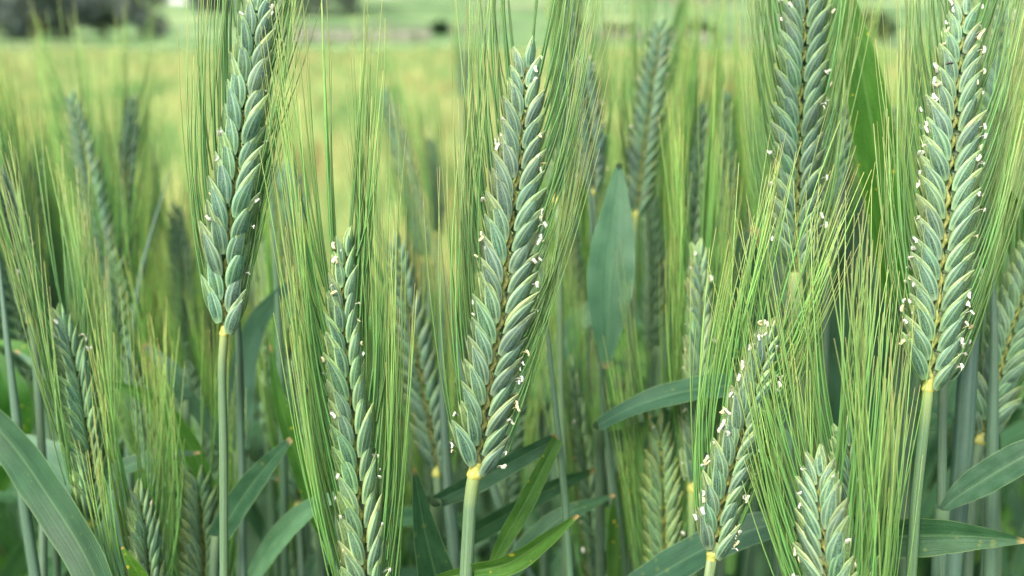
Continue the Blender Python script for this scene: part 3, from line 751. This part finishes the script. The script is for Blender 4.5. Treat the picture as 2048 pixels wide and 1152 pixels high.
shoot('yellow spotted green leaf poking in at the right edge below the top ears', [(2075, 560, .30), (2080, 700, .31), (2080, 1000, .32)], .002,
      [([(2075, 570, .30), (2040, 470, .296), (2005, 390, .293), (1966, 318, .29)], [50, 62, 44, 6], dict(roll=-8, mat=LEAFG, color=(1.1, 1.1, .9), label='yellow spotted leaf blade'))])
shoot('small brown tipped green leaf left of the low awny ear', [(668, 800, .25), (676, 900, .255), (680, 1100, .26)], .0018,
      [([(668, 800, .25), (650, 745, .247), (622, 690, .244), (586, 632, .242)], [36, 42, 26, 5], dict(roll=-20, mat=LEAFG, color=(.85, .95, .9)))])
shoot('grey blue leaf arching over behind the foot of the left ear', [(478, 900, .34), (480, 1000, .34), (484, 1250, .34)], .0028,
      [([(478, 900, .34), (484, 760, .34), (508, 660, .34), (548, 600, .34), (610, 548, .345)], [46, 60, 56, 40, 8], dict(roll=30, mat=LEAFP, color=(.85, .92, 1.02), fold=.1))])
shoot('broad dark green leaf rising in a point left of the middle stem at the bottom', [(905, 1300, .27), (905, 1340, .27), (905, 1400, .27)], .003,
      [([(905, 1290, .27), (880, 1180, .262), (850, 1060, .258), (828, 935, .255)], [90, 86, 58, 6], dict(roll=12, color=(.85, 1.0, .8), fold=.1))])
shoot('tiny pointed yellow spotted leaf at the bottom left edge', [(296, 1230, .235), (298, 1260, .236), (298, 1320, .238)], .0016,
      [([(296, 1220, .235), (280, 1160, .232), (262, 1125, .23), (244, 1094, .229)], [44, 40, 26, 5], dict(roll=-12, mat=LEAFG, color=(1.25, 1.2, .8)))])
shoot('slanting dark leaves in the gap left of the lower left ear', [(330, 980, .42), (334, 1060, .42), (336, 1250, .42)], .0024,
      [([(330, 980, .42), (300, 850, .42), (262, 720, .42), (226, 600, .42)], [56, 60, 44, 6], dict(roll=20, color=(.8, .95, .75))),
       ([(330, 1000, .43), (250, 900, .43), (160, 800, .44), (60, 720, .45)], [50, 60, 50, 8], dict(roll=-30, mat=LEAFG, color=(.7, .85, .7)))])
shoot('bright green leaf rising at the left edge above the broad corner leaf', [(-20, 980, .36), (-20, 1040, .36), (-20, 1250, .36)], .0024,
      [([(-20, 980, .36), (20, 880, .36), (20, 780, .36), (-30, 680, .37)], [60, 80, 70, 10], dict(roll=20, mat=LEAFG, color=(.62, .85, .6)))])
for lab, P, wd, kw in [
    ('pale thin leaf crossing behind the slim lower left ear', [(215, 960, .34), (180, 850, .335), (110, 760, .33), (30, 700, .33)], [20, 36, 30, 5], dict(roll=25, mat=LEAFP)),
    ('dark green leaf arching left from behind the sharp left stem', [(430, 1000, .33), (370, 880, .325), (300, 800, .32), (200, 760, .32)], [24, 44, 38, 6], dict(roll=-25, mat=LEAFG, color=(.8, .95, .8))),
    ('leaf lying across the space under the crossing pair of ears', [(110, 1040, .31), (200, 960, .31), (300, 915, .31), (400, 905, .315)], [24, 42, 36, 6], dict(roll=-35, color=(1.05, 1.1, 1))),
    ('narrow bright leaf rising right of the sharp left stem', [(640, 1060, .31), (600, 930, .305), (560, 800, .30), (540, 690, .30)], [22, 36, 30, 4], dict(roll=20, mat=LEAFG, color=(1, 1.1, .95))),
    ('leaf leaning right at the bottom between the left stem and the low awny ear', [(500, 1160, .30), (560, 1070, .295), (630, 1010, .29), (720, 980, .29)], [30, 46, 40, 6], dict(roll=-20, mat=LEAFP, color=(.85, 1, .85))),
    ('leaf crossing low behind the bright folded blade right of the middle stem', [(990, 1200, .30), (1050, 1100, .30), (1130, 1030, .30), (1230, 990, .31)], [30, 48, 40, 6], dict(roll=-25, color=(1.1, 1.15, 1))),
    ('steep green leaf between the murky ear and the yellowish ear', [(1230, 1200, .33), (1240, 1050, .33), (1262, 930, .33), (1300, 830, .33)], [30, 50, 40, 5], dict(roll=18, mat=LEAFG)),
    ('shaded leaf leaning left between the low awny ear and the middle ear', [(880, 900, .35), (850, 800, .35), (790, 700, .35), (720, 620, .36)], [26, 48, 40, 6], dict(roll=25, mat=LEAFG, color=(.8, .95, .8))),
    ('wide green leaf in the gap right of the middle ear above the arching leaf', [(1080, 800, .40), (1120, 700, .40), (1180, 620, .40), (1270, 560, .41)], [30, 50, 40, 6], dict(roll=-20, color=(1, 1.15, .95))),
    ('pale leaf stub slanting down behind the anther covered ear', [(1640, 960, .29), (1590, 900, .29), (1540, 850, .29), (1500, 820, .29)], [20, 30, 30, 14], dict(roll=15, mat=LEAFP)),
    ('slender leaf rising behind the thick blue grey sheath at right', [(1990, 960, .31), (1975, 830, .31), (1950, 700, .31), (1940, 590, .31)], [24, 40, 34, 5], dict(roll=-18, color=(.9, 1, .9))),
    ('bright leaf bending left at the far left under the leftmost ear', [(150, 860, .37), (110, 760, .37), (50, 700, .37), (-20, 680, .37)], [26, 46, 40, 6], dict(roll=30, mat=LEAFG, color=(.9, 1.05, .85)))]:
    x0, y0, d0 = P[0]
    shoot(lab, [(x0, y0, d0), (x0 + 4, y0 + 90, d0 + .01), (x0 + 6, max(1200, y0 + 200), d0 + .02)], .0018, [(P, wd, kw)])
# bare stems and sheaths that show low in the picture
for lab, P, r, hue in [
    ('grey sheathed stem close to the right of the left stem', [(478, 690, .285), (482, 860, .30), (486, 1152, .30)], .0018, (.9, .95, 1.05)),
    ('blue grey stem behind the left side of the middle stem', [(898, 1000, .30), (906, 1080, .30), (910, 1200, .30)], .003, (.85, .9, 1.0)),
    ('thin green stem right of the middle stem with a bent tip', [(1118, 885, .27), (1130, 1000, .27), (1140, 1152, .27)], .0016, (.95, 1.05, .95)),
    ('grey green stem slanting behind the middle stem', [(978, 950, .31), (1010, 1040, .31), (1060, 1152, .31)], .0022, (1, 1.05, 1.1)),
    ('thick blue grey stem sheath right of the sharp right ear', [(1936, 745, .272), (1926, 900, .272), (1902, 1152, .272)], .0042, (.78, .88, 1.0)),
    ('pale stem at the far right bottom behind the rising leaf', [(1985, 860, .28), (1982, 980, .28), (1980, 1152, .28)], .0028, (.9, .98, 1.0)),
    ('dark stem crossing the hanging spoon leaf', [(1180, 400, .325), (1188, 560, .325), (1208, 820, .33)], .0013, (.6, .72, .66)),
    ('grey stem behind the lower left ear', [(262, 700, .38), (258, 860, .38), (262, 1152, .38)], .0026, (.85, .95, 1.0)),
    ('leaning grey stem in the lower left corner', [(40, 900, .28), (50, 1020, .28), (70, 1152, .28)], .0024, (.9, .98, 1.05)),
    ('dark stem between the low awny ear and the left stem', [(560, 700, .34), (566, 900, .34), (570, 1152, .34)], .0024, (.7, .85, .75)),
    ('green stem behind the anther covered ear', [(1562, 760, .30), (1560, 920, .30), (1556, 1152, .30)], .0024, (.75, .88, .8)),
    ('stem rising between the slim pale ear and the murky ear', [(1262, 700, .38), (1262, 900, .38), (1266, 1152, .38)], .0024, (.7, .84, .7))]:
    SP = wpts(P); T, O = plant(lab, SP[-1], 'wheat shoot', 'leafy wheat shoots without a visible ear', shift=(0, .02)); T.name = 'wheat_shoot'
    d_ = (SP[0] - SP[1]).normalized(); q_ = random.uniform(-.012, .012)
    stem(T, O, [SP[0] + d_ * .075 + Vector((q_, .01, 0)), SP[0] + d_ * .035 + Vector((q_ * .3, .002, 0))] + SP, r * .68, STEMB, hue, collar=False, taper=True)

# small dark insect on the right ear
p = np.array(at(1899, 127, .228)); I = thing('insect', 'tiny black insect resting on the upper part of the sharp right ear', 'insect', tuple(p))
mb = MB(); d = unit(np.array((1, 0, .12)))
mb.tube([p + d * q for q in (-.0011, -.0009, -.0003, .0002, .0005, .0008, .001)], [.00005, .00022, .0003, .00022, .0003, .00022, .00004], 8, ends=True)
mb.build('body', INSECT, I, p)
for k in range(6):
    sg = 1 if k < 3 else -1; b = p + d * (.0002 + .00025 * (k % 3)); mb = MB()
    mb.tube([b, b + np.array((0, -.0002, sg * .0004)), b + np.array((-.0002, .0001, sg * .0007))], [.00005, .00004, .00002], 4); mb.build('leg', INSECT, I, p)

# ------------------------------------------------------------------ the crowd of plants behind
def proto_plant(k):
    rs = random.getstate(); random.seed(100 + k)
    T = thing('wheat_plant', 'blurred wheat plant in the crowd behind the sharp ears', 'wheat plant', (0, 0, 0), 'blurred wheat plants in the crowd')
    h = 1.0; lx = random.uniform(-.05, .05)
    P = [Vector((lx * 1.1, 0, h * .90)), Vector((lx * .9, .004, h * .6)), Vector((0, 0, .0))]
    C = catmull([tuple(p) for p in P], 16); mb = MB(); mb.tube(C, [.0018 + .0009 * i / 16 for i in range(17)], 6)
    mb.build('stem', STEMB, T, (0, 0, 0), (.95, 1.05, .95))
    e0 = Vector((lx * 1.1, 0, .90)); e1 = Vector((lx * 1.25 + random.uniform(-.008, .008), 0, 1.0))
    ear(T, (0, 0, 0), [e0, (e0 + e1) / 2 + Vector((.002, 0, 0)), e1], 14, L=.0125, Wd=.00224, tilt=24, roll=random.uniform(0, 180), awnL=.066, awn_r=.00032, spread=.15, extra=50,
        hires=False, hue=(.92, 1.0, .88), awnhue=(1.2, 1.25, 1.0), view=False, parts=False)
    for q in range(4):
        z = .26 + .15 * q + random.uniform(-.03, .03); a = q * 2.6 + random.random(); c, s = math.cos(a), math.sin(a); ln = random.uniform(.14, .24); up = random.uniform(.05, .16)
        x0 = lx * z
        leaf(T, (0, 0, 0), [(x0, 0, z), (x0 + c * ln * .35, s * ln * .35, z + up * .8), (x0 + c * ln * .75, s * ln * .75, z + up), (x0 + c * ln, s * ln, z + up * random.uniform(.1, .8))],
             [.006, .016, .014, .001], roll=random.uniform(-20, 20), mat=random.choice((LEAF, LEAFG, LEAFG, LEAFP)), n=12, world=True, color=(1.05, 1.15, .95))
    random.setstate(rs); return T
protos = [proto_plant(k) for k in range(7)]
def dup(T, loc, rz, s):
    r = T.copy(); COL.objects.link(r); r.location = loc; r.rotation_euler = (0, 0, rz); r.scale = s
    for ch in T.children:
        c = ch.copy(); COL.objects.link(c); c.parent = r
    return r
random.seed(21)
def skyline(px):
    """photo row that the ear tips of the crowd reach, by column"""
    tab = [(-200, 330), (150, 340), (420, 420), (560, 620), (900, 600), (1080, 420), (1200, 300), (1400, 200), (2300, 150)]
    for (a, b), (c, d) in zip(tab, tab[1:]):
        if px <= c: return b + (d - b) * (px - a) / (c - a)
    return tab[-1][1]
crowd = []
for zone, (d0, d1, num) in enumerate([(.38, .75, 140), (.75, 1.5, 110), (1.5, 3.0, 30)]):
    for i in range(num):
        d = math.sqrt(random.uniform(d0 ** 2, d1 ** 2)); px = random.uniform(-150, 2200)
        if zone == 2: px = random.uniform(1050, 2250)
        y = skyline(px) + random.uniform(-60, 260) / (1 + .5 * zone) + 30
        p = at(px, y, d); crowd.append((p.x, p.y, max(.35, p.z)))
LM = [(-999, 'left of the crossing ears'), (190, 'left of the sharp left ear'), (450, 'right of the sharp left ear'),
      (690, 'left of the middle ear'), (960, 'behind the middle ear'), (1120, 'by the spoon leaf'), (1300, 'by the slim pale ear'),
      (1450, 'left of the tall dark ear'), (1600, 'right of the tall dark ear'), (1740, 'left of the sharp right ear'), (1870, 'right of the sharp right ear')]
ORD = ['first', 'second', 'third', 'fourth', 'fifth', 'sixth', 'seventh', 'eighth', 'ninth', 'tenth', 'eleventh', 'twelfth', 'thirteenth', 'fourteenth', 'fifteenth', 'sixteenth'] + ['seventeenth', 'eighteenth', 'nineteenth', 'twentieth'] + ['twenty ' + q for q in ('first', 'second', 'third', 'fourth', 'fifth', 'sixth', 'seventh', 'eighth', 'ninth')] + ['thirtieth'] + ['thirty ' + q for q in ('first', 'second', 'third', 'fourth')]
cells = {}
for i, (x, y, h) in enumerate(crowd):
    dd_ = y * FW.y + (h - 1) * FW.z; px = 1024 + FPX * x / dd_
    b = max(k for k, (q, _) in enumerate(LM) if px >= q); zn = 0 if i < 140 else 1 if i < 250 else 2
    cells.setdefault((b, zn), []).append((px, i))
crowd_label = {}
for (b, zn), L_ in cells.items():
    for k, (px, i) in enumerate(sorted(L_)):
        crowd_label[i] = '%s from left of the %s plants %s' % (ORD[min(k, 33)], ('softly blurred', 'blurred', 'farthest')[zn], LM[b][1])
for i, (x, y, h) in enumerate(crowd):
    T = protos[i % 7]
    s = (1, 1, h)
    if i < 7: T.location = (x, y, 0); T.rotation_euler = (0, 0, random.uniform(-.6, .6)); T.scale = s
    else: T = dup(T, (x, y, 0), random.uniform(0, 6.28), s)
    T['label'] = crowd_label[i]

# leafy undergrowth: nobody could count it
def undergrowth(num, seed):
    rg = np.random.default_rng(seed); m = 7
    d = np.sqrt(rg.uniform(.36 ** 2, 3.2 ** 2, num)); px = rg.uniform(-600, 2700, num)
    x = (px - W0 / 2) / FPX * d * 1.02; y = d * 1.04
    keep = (d < 1.4) | (x > .02 * d); x, y, d = x[keep], y[keep], d[keep]; num = len(x)
    hh = rg.uniform(.35, .78, num) * np.where(x < 0, .88, 1.0); a = rg.uniform(0, 6.28, num); ln = rg.uniform(.02, .16, num); wd = rg.uniform(.004, .013, num)
    tw = rg.uniform(0, 6.28, num); droop = rg.uniform(0, .10, num) * (rg.random(num) < .5); z0 = rg.uniform(0, .3, num)
    V = np.empty((num, m, 3, 3)); lu = np.empty((num, m, 3)); lv = np.empty((num, m, 3))
    for i in range(m):
        s = i / (m - 1); cx = x + np.cos(a) * ln * s ** 2; cy = y + np.sin(a) * ln * s ** 2; cz = z0 + (hh - z0) * s - droop * s ** 4
        w_ = wd * (.35 + .65 * math.sin(math.pi * min(1, s * .9 + .1))) * (1 if i < m - 1 else .1); t_ = tw + s * .8
        for j, v in enumerate((-1, 0, 1)):
            V[:, i, j] = np.stack([cx + np.cos(t_) * w_ * v * .5, cy + np.sin(t_) * w_ * v * .5 + (.15 * w_ if v == 0 else 0), cz], 1); lu[:, i, j] = s; lv[:, i, j] = v
    b = np.arange(num)[:, None] * (m * 3); F = []
    for i in range(m - 1):
        for j in range(2):
            F.append(b + np.array([[i * 3 + j, i * 3 + j + 1, (i + 1) * 3 + j + 1, (i + 1) * 3 + j]]))
    o = np_mesh('undergrowth', V.reshape(-1, 3), np.concatenate(F), LEAF, lu.ravel(), lv.ravel(), smooth=True)
    o.color = (1.05, 1.25, .85, 1)
    tag(o, 'mass of green leaves and stems filling the space under the ears', 'undergrowth', kind='stuff')
undergrowth(19000, 5)
